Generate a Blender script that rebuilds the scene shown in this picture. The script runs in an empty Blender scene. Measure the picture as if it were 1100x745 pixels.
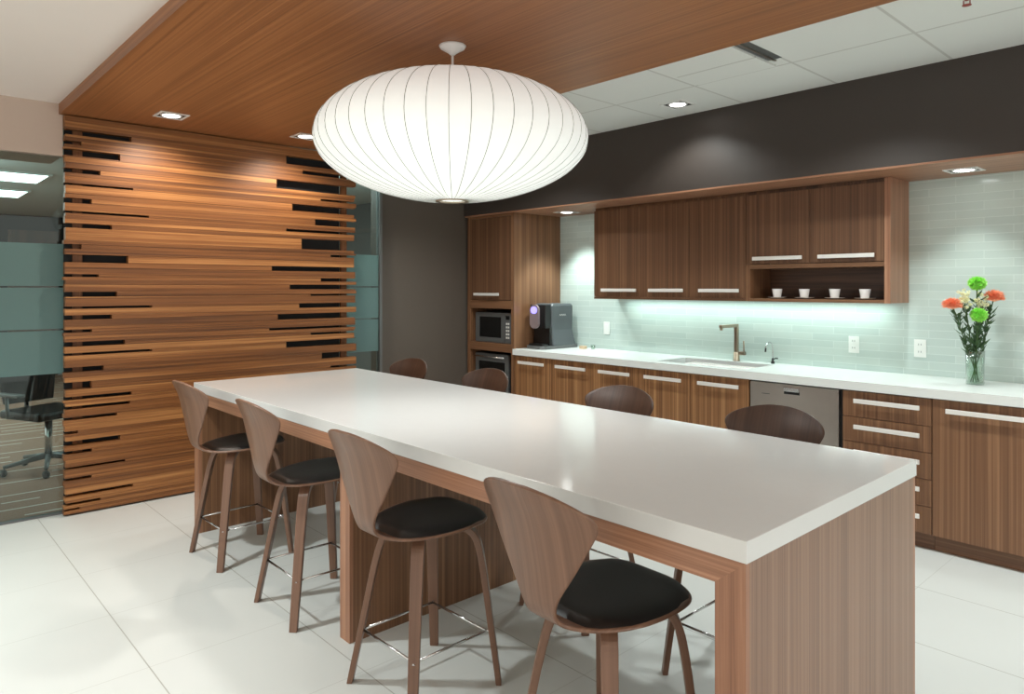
import bpy, bmesh, math, random
from mathutils import Vector, Matrix
random.seed(7)
S = bpy.context.scene
C = S.collection
PI = math.pi

# ---------------------------------------------------------------- colour helpers
def lin(c):
    c = c / 255.0
    return c / 12.92 if c <= 0.04045 else ((c + 0.055) / 1.055) ** 2.4
def rgb(r, g, b):
    return (lin(r), lin(g), lin(b), 1.0)

# ---------------------------------------------------------------- materials
def new_mat(name):
    m = bpy.data.materials.new(name)
    m.use_nodes = True
    nt = m.node_tree
    b = nt.nodes['Principled BSDF']
    return m, nt, b
def plain(name, col, rough=0.5, metal=0.0, spec=0.5, coat=0.0, bump=0.0, bscale=200, var=0.0, vscale=6):
    m, nt, b = new_mat(name)
    b.inputs['Base Color'].default_value = col
    b.inputs['Roughness'].default_value = rough
    b.inputs['Metallic'].default_value = metal
    b.inputs['Specular IOR Level'].default_value = spec
    b.inputs['Coat Weight'].default_value = coat
    tc = nt.nodes.new('ShaderNodeTexCoord')
    n = nt.nodes.new('ShaderNodeTexNoise'); n.inputs['Scale'].default_value = vscale
    nt.links.new(tc.outputs['Object'], n.inputs['Vector'])
    mr = nt.nodes.new('ShaderNodeMapRange')
    mr.inputs['To Min'].default_value = 1 - var; mr.inputs['To Max'].default_value = 1 + var
    nt.links.new(n.outputs['Fac'], mr.inputs['Value'])
    mx = nt.nodes.new('ShaderNodeMix'); mx.data_type = 'RGBA'; mx.blend_type = 'MULTIPLY'
    mx.inputs['Factor'].default_value = 1.0
    mx.inputs['A'].default_value = col
    nt.links.new(mr.outputs['Result'], mx.inputs['B'])
    nt.links.new(mx.outputs['Result'], b.inputs['Base Color'])
    if bump:
        n2 = nt.nodes.new('ShaderNodeTexNoise'); n2.inputs['Scale'].default_value = bscale
        nt.links.new(tc.outputs['Object'], n2.inputs['Vector'])
        bp = nt.nodes.new('ShaderNodeBump'); bp.inputs['Strength'].default_value = bump
        bp.inputs['Distance'].default_value = 0.002
        nt.links.new(n2.outputs['Fac'], bp.inputs['Height'])
        nt.links.new(bp.outputs['Normal'], b.inputs['Normal'])
    return m
def emit(name, col, st):
    m, nt, b = new_mat(name)
    b.inputs['Base Color'].default_value = col
    b.inputs['Emission Color'].default_value = col
    b.inputs['Emission Strength'].default_value = st
    return m
def wood(name, dark, mid, light, su=70, sv=1.3, bu=11, bv=0.35, rough=0.38, mixf=0.5, spec=0.45, lo=0.33, hi=0.68, bump=0.05, plank=0.0):
    """straight grained veneer; UV in metres, V runs along the grain"""
    m, nt, b = new_mat(name)
    L = nt.links
    uv = nt.nodes.new('ShaderNodeUVMap'); uv.uv_map = 'UVMap'
    oi = nt.nodes.new('ShaderNodeObjectInfo')
    ml = nt.nodes.new('ShaderNodeMath'); ml.operation = 'MULTIPLY'; ml.inputs[1].default_value = 23.7
    L.new(oi.outputs['Random'], ml.inputs[0])
    cb = nt.nodes.new('ShaderNodeCombineXYZ')
    L.new(ml.outputs[0], cb.inputs[0]); L.new(ml.outputs[0], cb.inputs[1])
    ad = nt.nodes.new('ShaderNodeVectorMath'); ad.operation = 'ADD'
    L.new(uv.outputs['UV'], ad.inputs[0]); L.new(cb.outputs[0], ad.inputs[1])
    def nz(a, c, det, rgh, dist=0.0):
        mp = nt.nodes.new('ShaderNodeVectorMath'); mp.operation = 'MULTIPLY'
        mp.inputs[1].default_value = (a, c, 1)
        L.new(ad.outputs[0], mp.inputs[0])
        n = nt.nodes.new('ShaderNodeTexNoise'); n.noise_dimensions = '2D'
        n.inputs['Scale'].default_value = 1; n.inputs['Detail'].default_value = det
        n.inputs['Roughness'].default_value = rgh; n.inputs['Distortion'].default_value = dist
        L.new(mp.outputs[0], n.inputs['Vector'])
        return n.outputs['Fac']
    fine = nz(su, sv, 3, 0.6)
    broad = nz(bu, bv, 2, 0.5, 0.4)
    mx = nt.nodes.new('ShaderNodeMix'); mx.data_type = 'FLOAT'; mx.inputs['Factor'].default_value = mixf
    L.new(fine, mx.inputs['A']); L.new(broad, mx.inputs['B'])
    fac = mx.outputs['Result']
    if plank:
        at = nt.nodes.new('ShaderNodeVertexColor'); at.layer_name = 'shade'
        sp = nt.nodes.new('ShaderNodeSeparateColor'); L.new(at.outputs['Color'], sp.inputs[0])
        mm = nt.nodes.new('ShaderNodeMath'); mm.operation = 'MULTIPLY_ADD'
        mm.inputs[1].default_value = plank; 
        L.new(sp.outputs[0], mm.inputs[0]); L.new(fac, mm.inputs[2])
        m2 = nt.nodes.new('ShaderNodeMath'); m2.operation = 'SUBTRACT'; m2.inputs[1].default_value = plank * 0.5
        L.new(mm.outputs[0], m2.inputs[0]); fac = m2.outputs[0]
    cr = nt.nodes.new('ShaderNodeValToRGB')
    e = cr.color_ramp.elements
    e[0].position = lo; e[0].color = dark
    e[1].position = hi; e[1].color = light
    k = cr.color_ramp.elements.new((lo + hi) / 2); k.color = mid
    L.new(fac, cr.inputs['Fac'])
    L.new(cr.outputs['Color'], b.inputs['Base Color'])
    b.inputs['Roughness'].default_value = rough
    b.inputs['Specular IOR Level'].default_value = spec
    bp = nt.nodes.new('ShaderNodeBump'); bp.inputs['Strength'].default_value = bump; bp.inputs['Distance'].default_value = 0.002
    L.new(fine, bp.inputs['Height']); L.new(bp.outputs['Normal'], b.inputs['Normal'])
    return m

M = {}
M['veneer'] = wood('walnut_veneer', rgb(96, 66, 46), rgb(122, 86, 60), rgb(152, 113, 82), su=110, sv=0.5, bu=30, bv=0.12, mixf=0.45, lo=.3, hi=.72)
M['veneer_lit'] = wood('walnut_veneer_lit', rgb(104, 70, 44), rgb(140, 98, 63), rgb(184, 140, 96), su=110, sv=0.4, bu=30, bv=0.1, mixf=0.45, lo=.3, hi=.72)  # veneer brightened, warm light on the left base cabinets put into the colour
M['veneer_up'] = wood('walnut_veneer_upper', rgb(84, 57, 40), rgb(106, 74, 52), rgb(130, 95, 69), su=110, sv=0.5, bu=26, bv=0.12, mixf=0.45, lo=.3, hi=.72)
M['veneer_end'] = wood('walnut_veneer_island', rgb(112, 86, 70), rgb(136, 106, 87), rgb(160, 130, 108), su=110, sv=0.4, bu=24, bv=0.1, mixf=0.4, lo=.3, hi=.72)
M['apron'] = wood('walnut_apron', rgb(128, 88, 66), rgb(156, 112, 86), rgb(178, 132, 103), su=160, sv=2.0, bu=30, bv=0.6, lo=.3, hi=.72)
M['ceil_wood'] = wood('walnut_ceiling', rgb(116, 72, 42), rgb(146, 93, 55), rgb(172, 116, 72), su=110, sv=0.3, bu=34, bv=0.14, rough=0.4, mixf=0.4, lo=.28, hi=.74)
M['slat'] = wood('walnut_planks', rgb(88, 54, 30), rgb(136, 86, 46), rgb(192, 136, 82), su=90, sv=1.1, bu=24, bv=0.4, rough=0.44, mixf=0.5, lo=0.2, hi=0.8, plank=0.25)
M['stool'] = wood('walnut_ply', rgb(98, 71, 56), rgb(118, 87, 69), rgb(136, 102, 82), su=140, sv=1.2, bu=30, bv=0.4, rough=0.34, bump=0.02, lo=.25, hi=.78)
M['stool_shaded'] = wood('walnut_ply_shaded', rgb(54, 36, 27), rgb(70, 48, 36), rgb(84, 60, 46), su=140, sv=1.2, bu=30, bv=0.4, rough=0.4, bump=0.02, lo=.25, hi=.78)  # same walnut darkened, shade on the far stool backs put into the colour
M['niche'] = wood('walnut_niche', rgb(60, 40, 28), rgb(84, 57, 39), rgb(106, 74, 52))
M['quartz'] = plain('white_quartz', rgb(212, 213, 211), 0.10, spec=0.55, coat=0.0, var=0.015, vscale=30)
M['quartz2'] = plain('white_counter', rgb(226, 230, 227), 0.25, var=0.015, vscale=30)
M['leather'] = plain('black_leather', rgb(15, 12, 11), 0.4, bump=0.15, bscale=350)
M['chrome'] = plain('chrome', rgb(205, 205, 205), 0.18, metal=1)
M['steel'] = plain('brushed_steel', rgb(190, 183, 176), 0.32, metal=1, var=0.08, vscale=9)
M['nickel'] = plain('warm_nickel', rgb(165, 150, 132), 0.3, metal=1)
M['handle'] = plain('satin_aluminium', rgb(240, 238, 233), 0.36, metal=0.25)
M['taupe'] = plain('taupe_paint', rgb(90, 81, 73), 0.5, var=0.03, vscale=2)
M['soffit'] = plain('dark_brown_paint', rgb(58, 50, 45), 0.5, var=0.03, vscale=2)
M['white_paint'] = plain('white_paint', rgb(236, 226, 219), 0.7, var=0.01)
M['tan_paint'] = plain('tan_paint', rgb(194, 174, 160), 0.7, var=0.01)
M['trimwhite'] = plain('white_metal', rgb(232, 232, 230), 0.4)
M['black'] = plain('black_plastic', rgb(18, 18, 19), 0.35)
M['blackglass'] = plain('black_glass', rgb(9, 11, 12), 0.08, spec=0.6)
M['grey'] = plain('grey_metal', rgb(112, 114, 114), 0.38, metal=0.5)
M['charcoal'] = plain('charcoal_plastic', rgb(84, 90, 93), 0.42)
M['mauve'] = plain('mauve_silver', rgb(150, 135, 138), 0.35, metal=0.3)
M['porcelain'] = plain('white_porcelain', rgb(235, 230, 226), 0.25)
M['plate'] = plain('white_plastic', rgb(236, 240, 236), 0.4)
M['office_wall'] = plain('grey_office_paint', rgb(120, 122, 122), 0.8)
M['office_dark'] = plain('dark_office_paint', rgb(30, 31, 32), 0.8)
M['office_ceil'] = plain('office_ceiling_paint', rgb(205, 212, 210), 0.8)
M['violet'] = emit('violet_display', (0.30, 0.26, 1.0, 1), 1.6)
M['lamp_on'] = emit('lamp_glow', (1.0, 0.95, 0.88, 1), 14)
M['lamp_cool'] = emit('lamp_glow_cool', (0.95, 1.0, 0.97, 1), 14)
M['tube'] = emit('fluorescent_glow', (0.86, 1.0, 0.97, 1), 5)
M['stemgreen'] = plain('stem_green', rgb(70, 98, 50), 0.5)
M['leaf'] = plain('leaf_green', rgb(66, 96, 60), 0.5, var=0.3, vscale=40)
M['mumgreen'] = plain('bright_green_petal', rgb(172, 244, 112), 0.6, var=0.2, vscale=60)
M['coral'] = plain('coral_petal', rgb(255, 172, 136), 0.6, var=0.15, vscale=60)
M['cream'] = plain('cream_petal', rgb(244, 242, 200), 0.6)
M['tan'] = plain('tan_card', rgb(205, 180, 150), 0.6)
M['red'] = plain('sprinkler_red', rgb(150, 70, 62), 0.4)

def tile_floor():
    m, nt, b = new_mat('floor_tiles'); L = nt.links
    tc = nt.nodes.new('ShaderNodeTexCoord')
    sp = nt.nodes.new('ShaderNodeSeparateXYZ'); L.new(tc.outputs['Object'], sp.inputs[0])
    def mth(op, a, bb=None):
        n = nt.nodes.new('ShaderNodeMath'); n.operation = op
        for i, v in enumerate((a, bb)):
            if v is None: continue
            if isinstance(v, (int, float)): n.inputs[i].default_value = v
            else: L.new(v, n.inputs[i])
        return n.outputs[0]
    def grout(sock, off, per, wd):
        q = mth('DIVIDE', mth('ADD', sock, off), per)
        fr = mth('FRACT', q)
        d = mth('MULTIPLY', mth('MINIMUM', fr, mth('SUBTRACT', 1.0, fr)), per)
        return mth('LESS_THAN', d, wd)
    gy = grout(sp.outputs[1], -0.83 + 6.1, 0.61, 0.0022)      # joints running along x
    gx = mth('MULTIPLY', grout(sp.outputs[0], 3.015 + 30.0, 0.6, 0.0018), 0.42)
    g = mth('MAXIMUM', gx, gy)
    n = nt.nodes.new('ShaderNodeTexNoise'); n.inputs['Scale'].default_value = 2.2; n.inputs['Detail'].default_value = 5
    L.new(tc.outputs['Object'], n.inputs['Vector'])
    mr = nt.nodes.new('ShaderNodeMapRange'); mr.inputs['To Min'].default_value = 0.96; mr.inputs['To Max'].default_value = 1.04
    L.new(n.outputs['Fac'], mr.inputs['Value'])
    m0 = nt.nodes.new('ShaderNodeMix'); m0.data_type = 'RGBA'
    m0.inputs['A'].default_value = rgb(206, 208, 204); m0.inputs['B'].default_value = rgb(162, 161, 153)
    L.new(g, m0.inputs['Factor'])
    mx = nt.nodes.new('ShaderNodeMix'); mx.data_type = 'RGBA'; mx.blend_type = 'MULTIPLY'; mx.inputs['Factor'].default_value = 1
    L.new(m0.outputs['Result'], mx.inputs['A']); L.new(mr.outputs[0], mx.inputs['B'])
    L.new(mx.outputs['Result'], b.inputs['Base Color'])
    b.inputs['Roughness'].default_value = 0.4
    b.inputs['Specular IOR Level'].default_value = 0.4
    return m
M['floor'] = tile_floor()

def splash_tiles():
    m, nt, b = new_mat('aqua_glass_tiles'); L = nt.links
    tc = nt.nodes.new('ShaderNodeTexCoord')
    sp = nt.nodes.new('ShaderNodeSeparateXYZ'); L.new(tc.outputs['Object'], sp.inputs[0])
    cb = nt.nodes.new('ShaderNodeCombineXYZ'); L.new(sp.outputs[0], cb.inputs[0]); L.new(sp.outputs[2], cb.inputs[1])
    br = nt.nodes.new('ShaderNodeTexBrick'); br.offset = 0.5
    br.inputs['Scale'].default_value = 1; br.inputs['Brick Width'].default_value = 0.305; br.inputs['Row Height'].default_value = 0.0508
    br.inputs['Mortar Size'].default_value = 0.0018; br.inputs['Mortar Smooth'].default_value = 0.1
    br.inputs['Color1'].default_value = rgb(196, 210, 204); br.inputs['Color2'].default_value = rgb(186, 202, 197)
    br.inputs['Mortar'].default_value = rgb(208, 221, 216)
    L.new(cb.outputs[0], br.inputs['Vector'])
    L.new(br.outputs['Color'], b.inputs['Base Color'])
    n = nt.nodes.new('ShaderNodeTexNoise'); n.inputs['Scale'].default_value = 14
    L.new(cb.outputs[0], n.inputs['Vector'])
    ml = nt.nodes.new('ShaderNodeMath'); ml.operation = 'MULTIPLY_ADD'; ml.inputs[1].default_value = -0.6
    L.new(br.outputs['Fac'], ml.inputs[0]); L.new(n.outputs['Fac'], ml.inputs[2])
    bp = nt.nodes.new('ShaderNodeBump'); bp.inputs['Strength'].default_value = 0.25; bp.inputs['Distance'].default_value = 0.002
    L.new(ml.outputs[0], bp.inputs['Height']); L.new(bp.outputs['Normal'], b.inputs['Normal'])
    b.inputs['Roughness'].default_value = 0.16
    b.inputs['Specular IOR Level'].default_value = 0.5
    return m
M['splash'] = splash_tiles()

def ceiling_tiles():
    m, nt, b = new_mat('acoustic_ceiling_tiles'); L = nt.links
    tc = nt.nodes.new('ShaderNodeTexCoord')
    mp = nt.nodes.new('ShaderNodeMapping'); mp.inputs['Location'].default_value = (1.205 + 0.01, -3.835, 0)
    L.new(tc.outputs['Object'], mp.inputs['Vector'])
    br = nt.nodes.new('ShaderNodeTexBrick'); br.offset = 0.0
    br.inputs['Scale'].default_value = 1; br.inputs['Brick Width'].default_value = 0.628; br.inputs['Row Height'].default_value = 0.628
    br.inputs['Mortar Size'].default_value = 0.009; br.inputs['Mortar Smooth'].default_value = 0.3
    br.inputs['Color1'].default_value = rgb(222, 224, 220); br.inputs['Color2'].default_value = rgb(218, 220, 216)
    br.inputs['Mortar'].default_value = rgb(196, 196, 191)
    L.new(mp.outputs[0], br.inputs['Vector']); L.new(br.outputs['Color'], b.inputs['Base Color'])
    b.inputs['Roughness'].default_value = 0.85
    return m
M['tiles'] = ceiling_tiles()

def carpet():
    m, nt, b = new_mat('striped_carpet'); L = nt.links
    tc = nt.nodes.new('ShaderNodeTexCoord')
    sp = nt.nodes.new('ShaderNodeSeparateXYZ'); L.new(tc.outputs['Object'], sp.inputs[0])
    def mth(op, a, bb=None, c=None):
        n = nt.nodes.new('ShaderNodeMath'); n.operation = op
        for i, v in enumerate((a, bb, c)):
            if v is None: continue
            if isinstance(v, (int, float)): n.inputs[i].default_value = v
            else: L.new(v, n.inputs[i])
        return n.outputs[0]
    q = mth('DIVIDE', sp.outputs[0], 0.2)
    fl = mth('FLOOR', q); fr = mth('SUBTRACT', q, fl)
    line = mth('LESS_THAN', fr, 0.09)
    cb = nt.nodes.new('ShaderNodeCombineXYZ')
    L.new(mth('MULTIPLY', fl, 3.71), cb.inputs[0]); L.new(mth('MULTIPLY', sp.outputs[1], 0.9), cb.inputs[1])
    n = nt.nodes.new('ShaderNodeTexNoise'); n.inputs['Scale'].default_value = 1; n.inputs['Detail'].default_value = 0
    L.new(cb.outputs[0], n.inputs['Vector'])
    on = mth('MULTIPLY', line, mth('GREATER_THAN', n.outputs['Fac'], 0.5))
    mx = nt.nodes.new('ShaderNodeMix'); mx.data_type = 'RGBA'
    mx.inputs['A'].default_value = rgb(158, 122, 103); mx.inputs['B'].default_value = rgb(226, 222, 212)
    L.new(on, mx.inputs['Factor']); L.new(mx.outputs['Result'], b.inputs['Base Color'])
    b.inputs['Roughness'].default_value = 0.95
    return m
M['carpet'] = carpet()

def clear_glass(name, tint, refl=0.10):
    m, nt, b = new_mat(name); nt.nodes.remove(b); L = nt.links
    out = nt.nodes['Material Output']
    tr = nt.nodes.new('ShaderNodeBsdfTransparent'); tr.inputs[0].default_value = tint
    gl = nt.nodes.new('ShaderNodeBsdfGlossy'); gl.inputs['Roughness'].default_value = 0.0
    gl.inputs['Color'].default_value = (0.9, 0.95, 0.95, 1)
    lw = nt.nodes.new('ShaderNodeFresnel'); lw.inputs['IOR'].default_value = 1.45
    mx = nt.nodes.new('ShaderNodeMixShader')
    L.new(lw.outputs[0], mx.inputs[0]); L.new(tr.outputs[0], mx.inputs[1]); L.new(gl.outputs[0], mx.inputs[2])
    L.new(mx.outputs[0], out.inputs['Surface'])
    return m
M['glass'] = clear_glass('partition_glass', (0.80, 0.90, 0.88, 1))
def frosted():
    m, nt, b = new_mat('frosted_film'); L = nt.links
    out = nt.nodes['Material Output']
    b.inputs['Base Color'].default_value = rgb(128, 156, 154)
    b.inputs['Roughness'].default_value = 0.3
    tl = nt.nodes.new('ShaderNodeBsdfTranslucent'); tl.inputs[0].default_value = rgb(150, 185, 182)
    mx = nt.nodes.new('ShaderNodeMixShader'); mx.inputs[0].default_value = 0.45
    L.new(b.outputs[0], mx.inputs[1]); L.new(tl.outputs[0], mx.inputs[2])
    tr = nt.nodes.new('ShaderNodeBsdfTransparent'); tr.inputs[0].default_value = (0.6, 0.75, 0.74, 1)
    m2 = nt.nodes.new('ShaderNodeMixShader'); m2.inputs[0].default_value = 0.12
    L.new(mx.outputs[0], m2.inputs[1]); L.new(tr.outputs[0], m2.inputs[2])
    L.new(m2.outputs[0], out.inputs['Surface'])
    return m
M['frost'] = frosted()
def vase_glass():
    m, nt, b = new_mat('vase_glass'); nt.nodes.remove(b); L = nt.links
    out = nt.nodes['Material Output']
    tr = nt.nodes.new('ShaderNodeBsdfTransparent'); tr.inputs[0].default_value = (0.86, 0.92, 0.88, 1)
    gl = nt.nodes.new('ShaderNodeBsdfGlossy'); gl.inputs['Roughness'].default_value = 0.03
    lw = nt.nodes.new('ShaderNodeLayerWeight'); lw.inputs['Blend'].default_value = 0.25
    mx = nt.nodes.new('ShaderNodeMixShader')
    L.new(lw.outputs['Facing'], mx.inputs[0]); L.new(tr.outputs[0], mx.inputs[1]); L.new(gl.outputs[0], mx.inputs[2])
    L.new(mx.outputs[0], out.inputs['Surface'])
    return m
M['vase'] = vase_glass()
def shade_mat():
    m, nt, b = new_mat('pendant_shade_vinyl')
    b.inputs['Base Color'].default_value = rgb(236, 238, 234)
    b.inputs['Roughness'].default_value = 0.55
    b.inputs['Emission Color'].default_value = (0.93, 0.97, 0.95, 1)
    b.inputs['Emission Strength'].default_value = 0.42
    return m
M['shade'] = shade_mat()
M['ribwire'] = plain('rib_wire', rgb(178, 180, 176), 0.6)

# ---------------------------------------------------------------- mesh helpers
def uvl(bm):
    return bm.loops.layers.uv.get('UVMap') or bm.loops.layers.uv.new('UVMap')
def quad_uv(bm, faces, grain='z', off=None):
    """UV in metres with V along the grain axis"""
    ul = uvl(bm)
    g = 'xyz'.index(grain)
    o = off if off else (random.uniform(0, 9), random.uniform(0, 9))
    for f in faces:
        f.normal_update()
        n = [abs(c) for c in f.normal]
        nax = n.index(max(n))
        rest = [i for i in range(3) if i != nax]
        if g in rest:
            v = g; u = [i for i in rest if i != g][0]
        else:
            u, v = rest
        for l in f.loops:
            p = l.vert.co
            l[ul].uv = (p[u] + o[0] + nax * 1.37, p[v] + o[1])
def box(bm, x0, x1, y0, y1, z0, z1, grain='z', bev=0.0, off=None):
    vs = [bm.verts.new((x, y, z)) for x in (x0, x1) for y in (y0, y1) for z in (z0, z1)]
    idx = [(0, 1, 3, 2), (4, 6, 7, 5), (0, 4, 5, 1), (2, 3, 7, 6), (0, 2, 6, 4), (1, 5, 7, 3)]
    fs = [bm.faces.new([vs[i] for i in q]) for q in idx]
    if bev > 0:
        es = list({e for f in fs for e in f.edges})
        r = bmesh.ops.bevel(bm, geom=es, offset=bev, segments=2, affect='EDGES', profile=0.5)
        fs = [f for f in {f for v in vs if v.is_valid for f in v.link_faces} | set(r['faces']) if f.is_valid]
        ex = set(fs)
        for f in list(fs):
            for e in f.edges:
                for g in e.link_faces: ex.add(g)
        fs = list(ex)
    quad_uv(bm, fs, grain, off)
    return fs
def prism(bm, pts, axis, a, b_, grain='z'):
    """extrude polygon (2-D points) along axis from a to b_"""
    def mk(p, t):
        return {'x': (t, p[0], p[1]), 'y': (p[0], t, p[1]), 'z': (p[0], p[1], t)}[axis]
    A = [bm.verts.new(mk(p, a)) for p in pts]; B = [bm.verts.new(mk(p, b_)) for p in pts]
    n = len(pts)
    fs = [bm.faces.new(A), bm.faces.new(B[::-1])]
    for i in range(n):
        fs.append(bm.faces.new([A[i], B[i], B[(i + 1) % n], A[(i + 1) % n]]))
    bmesh.ops.recalc_face_normals(bm, faces=fs)
    quad_uv(bm, fs, grain)
    return fs
def lathe(bm, prof, cx=0, cy=0, n=32, cap0=False, cap1=False):
    rings = []
    for r, z in prof:
        rings.append([bm.verts.new((cx + r * math.cos(2 * PI * k / n), cy + r * math.sin(2 * PI * k / n), z)) for k in range(n)])
    fs = []
    for a, b_ in zip(rings, rings[1:]):
        for k in range(n):
            fs.append(bm.faces.new([a[k], a[(k + 1) % n], b_[(k + 1) % n], b_[k]]))
    if cap0: fs.append(bm.faces.new(rings[0][::-1]))
    if cap1: fs.append(bm.faces.new(rings[-1]))
    for f in fs: f.smooth = True
    quad_uv(bm, fs)
    return fs
def tube(bm, pts, r, n=8, closed=False, taper=None):
    pts = [Vector(p) for p in pts]
    N = len(pts); rings = []
    up = None
    for i, p in enumerate(pts):
        if closed: d = (pts[(i + 1) % N] - pts[i - 1])
        else: d = pts[min(i + 1, N - 1)] - pts[max(i - 1, 0)]
        d.normalize()
        if up is None:
            up = Vector((0, 0, 1)) if abs(d.z) < 0.9 else Vector((1, 0, 0))
        s = d.cross(up)
        if s.length < 1e-6: s = d.orthogonal()
        s.normalize(); t = s.cross(d); up = t
        rr = r if taper is None else r * taper[i]
        rings.append([bm.verts.new(p + s * rr * math.cos(2 * PI * k / n) + t * rr * math.sin(2 * PI * k / n)) for k in range(n)])
    fs = []
    rng = range(N) if closed else range(N - 1)
    for i in rng:
        a, b_ = rings[i], rings[(i + 1) % N]
        for k in range(n):
            fs.append(bm.faces.new([a[k], a[(k + 1) % n], b_[(k + 1) % n], b_[k]]))
    if not closed:
        fs.append(bm.faces.new(rings[0][::-1])); fs.append(bm.faces.new(rings[-1]))
    for f in fs: f.smooth = True
    bmesh.ops.recalc_face_normals(bm, faces=fs)
    quad_uv(bm, fs)
    return fs
def obj(name, bm, mat, parent=None):
    bmesh.ops.recalc_face_normals(bm, faces=bm.faces[:]) if False else None
    me = bpy.data.meshes.new(name); bm.to_mesh(me); bm.free()
    me.materials.append(M[mat] if isinstance(mat, str) else mat)
    o = bpy.data.objects.new(name, me); C.objects.link(o)
    if parent is not None:
        o.parent = parent
        o.location = -Vector(parent.get('base', (0, 0, 0))) if 'base' in parent else (0, 0, 0)
    return o
def boxobj(name, dims, mat, parent=None, grain='z', bev=0.0):
    bm = bmesh.new(); box(bm, *dims, grain=grain, bev=bev)
    return obj(name, bm, mat, parent)
_base = {}
def thing(name, label, cat, loc=(0, 0, 0), group=None):
    o = bpy.data.objects.new(name, None); C.objects.link(o)
    o.empty_display_size = 0.1
    o.location = loc
    o['label'] = label; o['category'] = cat
    if group: o['group'] = group
    return o
def tag(o, label, cat, group=None):
    o['label'] = label; o['category'] = cat
    if group: o['group'] = group
    return o
def part(name, bm, mat, t):
    """part modelled in world coordinates, parented under thing t placed at its base"""
    bmesh.ops.translate(bm, verts=bm.verts[:], vec=-Vector(t.location))
    me = bpy.data.meshes.new(name); bm.to_mesh(me); bm.free()
    me.materials.append(M[mat] if isinstance(mat, str) else mat)
    o = bpy.data.objects.new(name, me); C.objects.link(o); o.parent = t
    return o
def sub(name, bm, mat, p):
    """sub-part in world coordinates under part p (parts have no offset of their own)"""
    bmesh.ops.translate(bm, verts=bm.verts[:], vec=-Vector(p.parent.location))
    me = bpy.data.meshes.new(name); bm.to_mesh(me); bm.free()
    me.materials.append(M[mat] if isinstance(mat, str) else mat)
    o = bpy.data.objects.new(name, me); C.objects.link(o); o.parent = p
    return o
def bx(x0, x1, y0, y1, z0, z1, grain='z', bev=0.0):
    bm = bmesh.new(); box(bm, x0, x1, y0, y1, z0, z1, grain, bev); return bm
def struct(name, bm, mat, parent=None):
    o = obj(name, bm, mat, parent)
    if parent is None: o['kind'] = 'structure'
    return o
def dup(root, loc, rotz, label, group=None):
    r = root.copy(); C.objects.link(r); r.location = loc; r.rotation_euler = (0, 0, rotz)
    r['label'] = label
    if group: r['group'] = group
    for ch in list(root.children):
        c = ch.copy(); C.objects.link(c); c.parent = r
        for g in list(ch.children):
            d = g.copy(); C.objects.link(d); d.parent = c
    return r

# ---------------------------------------------------------------- room shell
XG = -5.46                      # glass partition plane
XD = -5.52                      # dark wall plane
YW = 5.08                       # kitchen wall
YS = 4.43                       # soffit face
ZC, ZW, ZL, ZS = 2.76, 2.63, 2.70, 2.195
struct('floor', bx(-5.44, 2.6, -4.2, 5.2, -0.05, 0.0), 'floor')
struct('floor', bx(-14.2, -5.44, -4.2, 5.4, -0.05, -0.002), 'carpet')
struct('wall_back', bx(-5.6, 2.6, YW, YW + 0.12, 0, 2.9), 'splash')
struct('wall_left', bx(XD - 0.1, XD, 3.42, YW, 0, 2.9), 'taupe')
struct('wall_soffit', bx(XD, 2.6, YS, YW, ZS + 0.012, 2.9), 'soffit')
struct('wall_header', bx(XG - 0.35, XG + 0.02, 0.963, 3.42, 2.615, 2.9), 'tan_paint')
struct('wall_header', bx(XG - 0.35, -5.40, -4.2, 0.962, 2.36, 2.9), 'tan_paint')
struct('ceiling', bx(-5.40, 2.6, -4.2, 0.94, ZL, ZL + 0.1), 'white_paint')
struct('ceiling', bx(-5.40, 2.6, 0.94, 3.00, ZW, ZC + 0.1, grain='x'), 'ceil_wood')
struct('ceiling', bx(XD, 2.6, 3.00, YS, ZC, ZC + 0.1), 'tiles')
struct('trim_1', bx(-5.50, 2.6, YS - 0.004, YW, ZS, ZS + 0.012, grain='x'), 'apron')
# office beyond the glass
struct('ceiling', bx(-14.2, XG - 0.35, -4.2, 5.4, 2.70, 2.8), 'office_ceil')
struct('wall_far', bx(-14.3, -14.2, -4.2, 5.4, 0, 2.8), 'office_dark')
struct('door_1', bx(-14.199, -14.15, 1.75, 2.45, 0, 2.45), 'niche')
struct('wall_right', bx(-14.2, XD - 0.1, 5.3, 5.4, 0, 2.8), 'office_wall')

# glass partition: frame, clear panes, frosted film bands
w1 = bpy.data.objects.new('window_1', None); C.objects.link(w1); w1['kind'] = 'structure'
def winpart(name, bm, mat):
    me = bpy.data.meshes.new(name); bm.to_mesh(me); bm.free(); me.materials.append(M[mat])
    o = bpy.data.objects.new(name, me); C.objects.link(o); o.parent = w1; return o
for y0, y1 in ((-3.0, 2.3), (2.305, 3.395)):
    bm = bmesh.new(); box(bm, XG - 0.006, XG + 0.006, y0, y1, 0.012, 2.36 if y0 < 0 else 2.615)
    winpart('pane', bm, 'glass')
    if y0 < 0:
        bm = bmesh.new(); box(bm, XG - 0.006, XG + 0.006, 0.97, 2.3, 2.365, 2.615); winpart('transom_pane', bm, 'glass')
    for z0, z1 in ((1.508, 1.785), (1.226, 1.496), (0.93, 1.214)):
        bm = bmesh.new(); box(bm, XG + 0.0065, XG + 0.008, y0, y1, z0, z1)
        winpart('frosted_band', bm, 'frost')
bm = bmesh.new(); box(bm, XG - 0.02, XG + 0.02, -4.2, 3.42, 0.0, 0.012); winpart('bottom_rail', bm, 'grey')
bm = bmesh.new(); box(bm, XG - 0.03, XG + 0.03, 3.395, 3.42, 0.012, 2.615); winpart('end_post', bm, 'grey')

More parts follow.
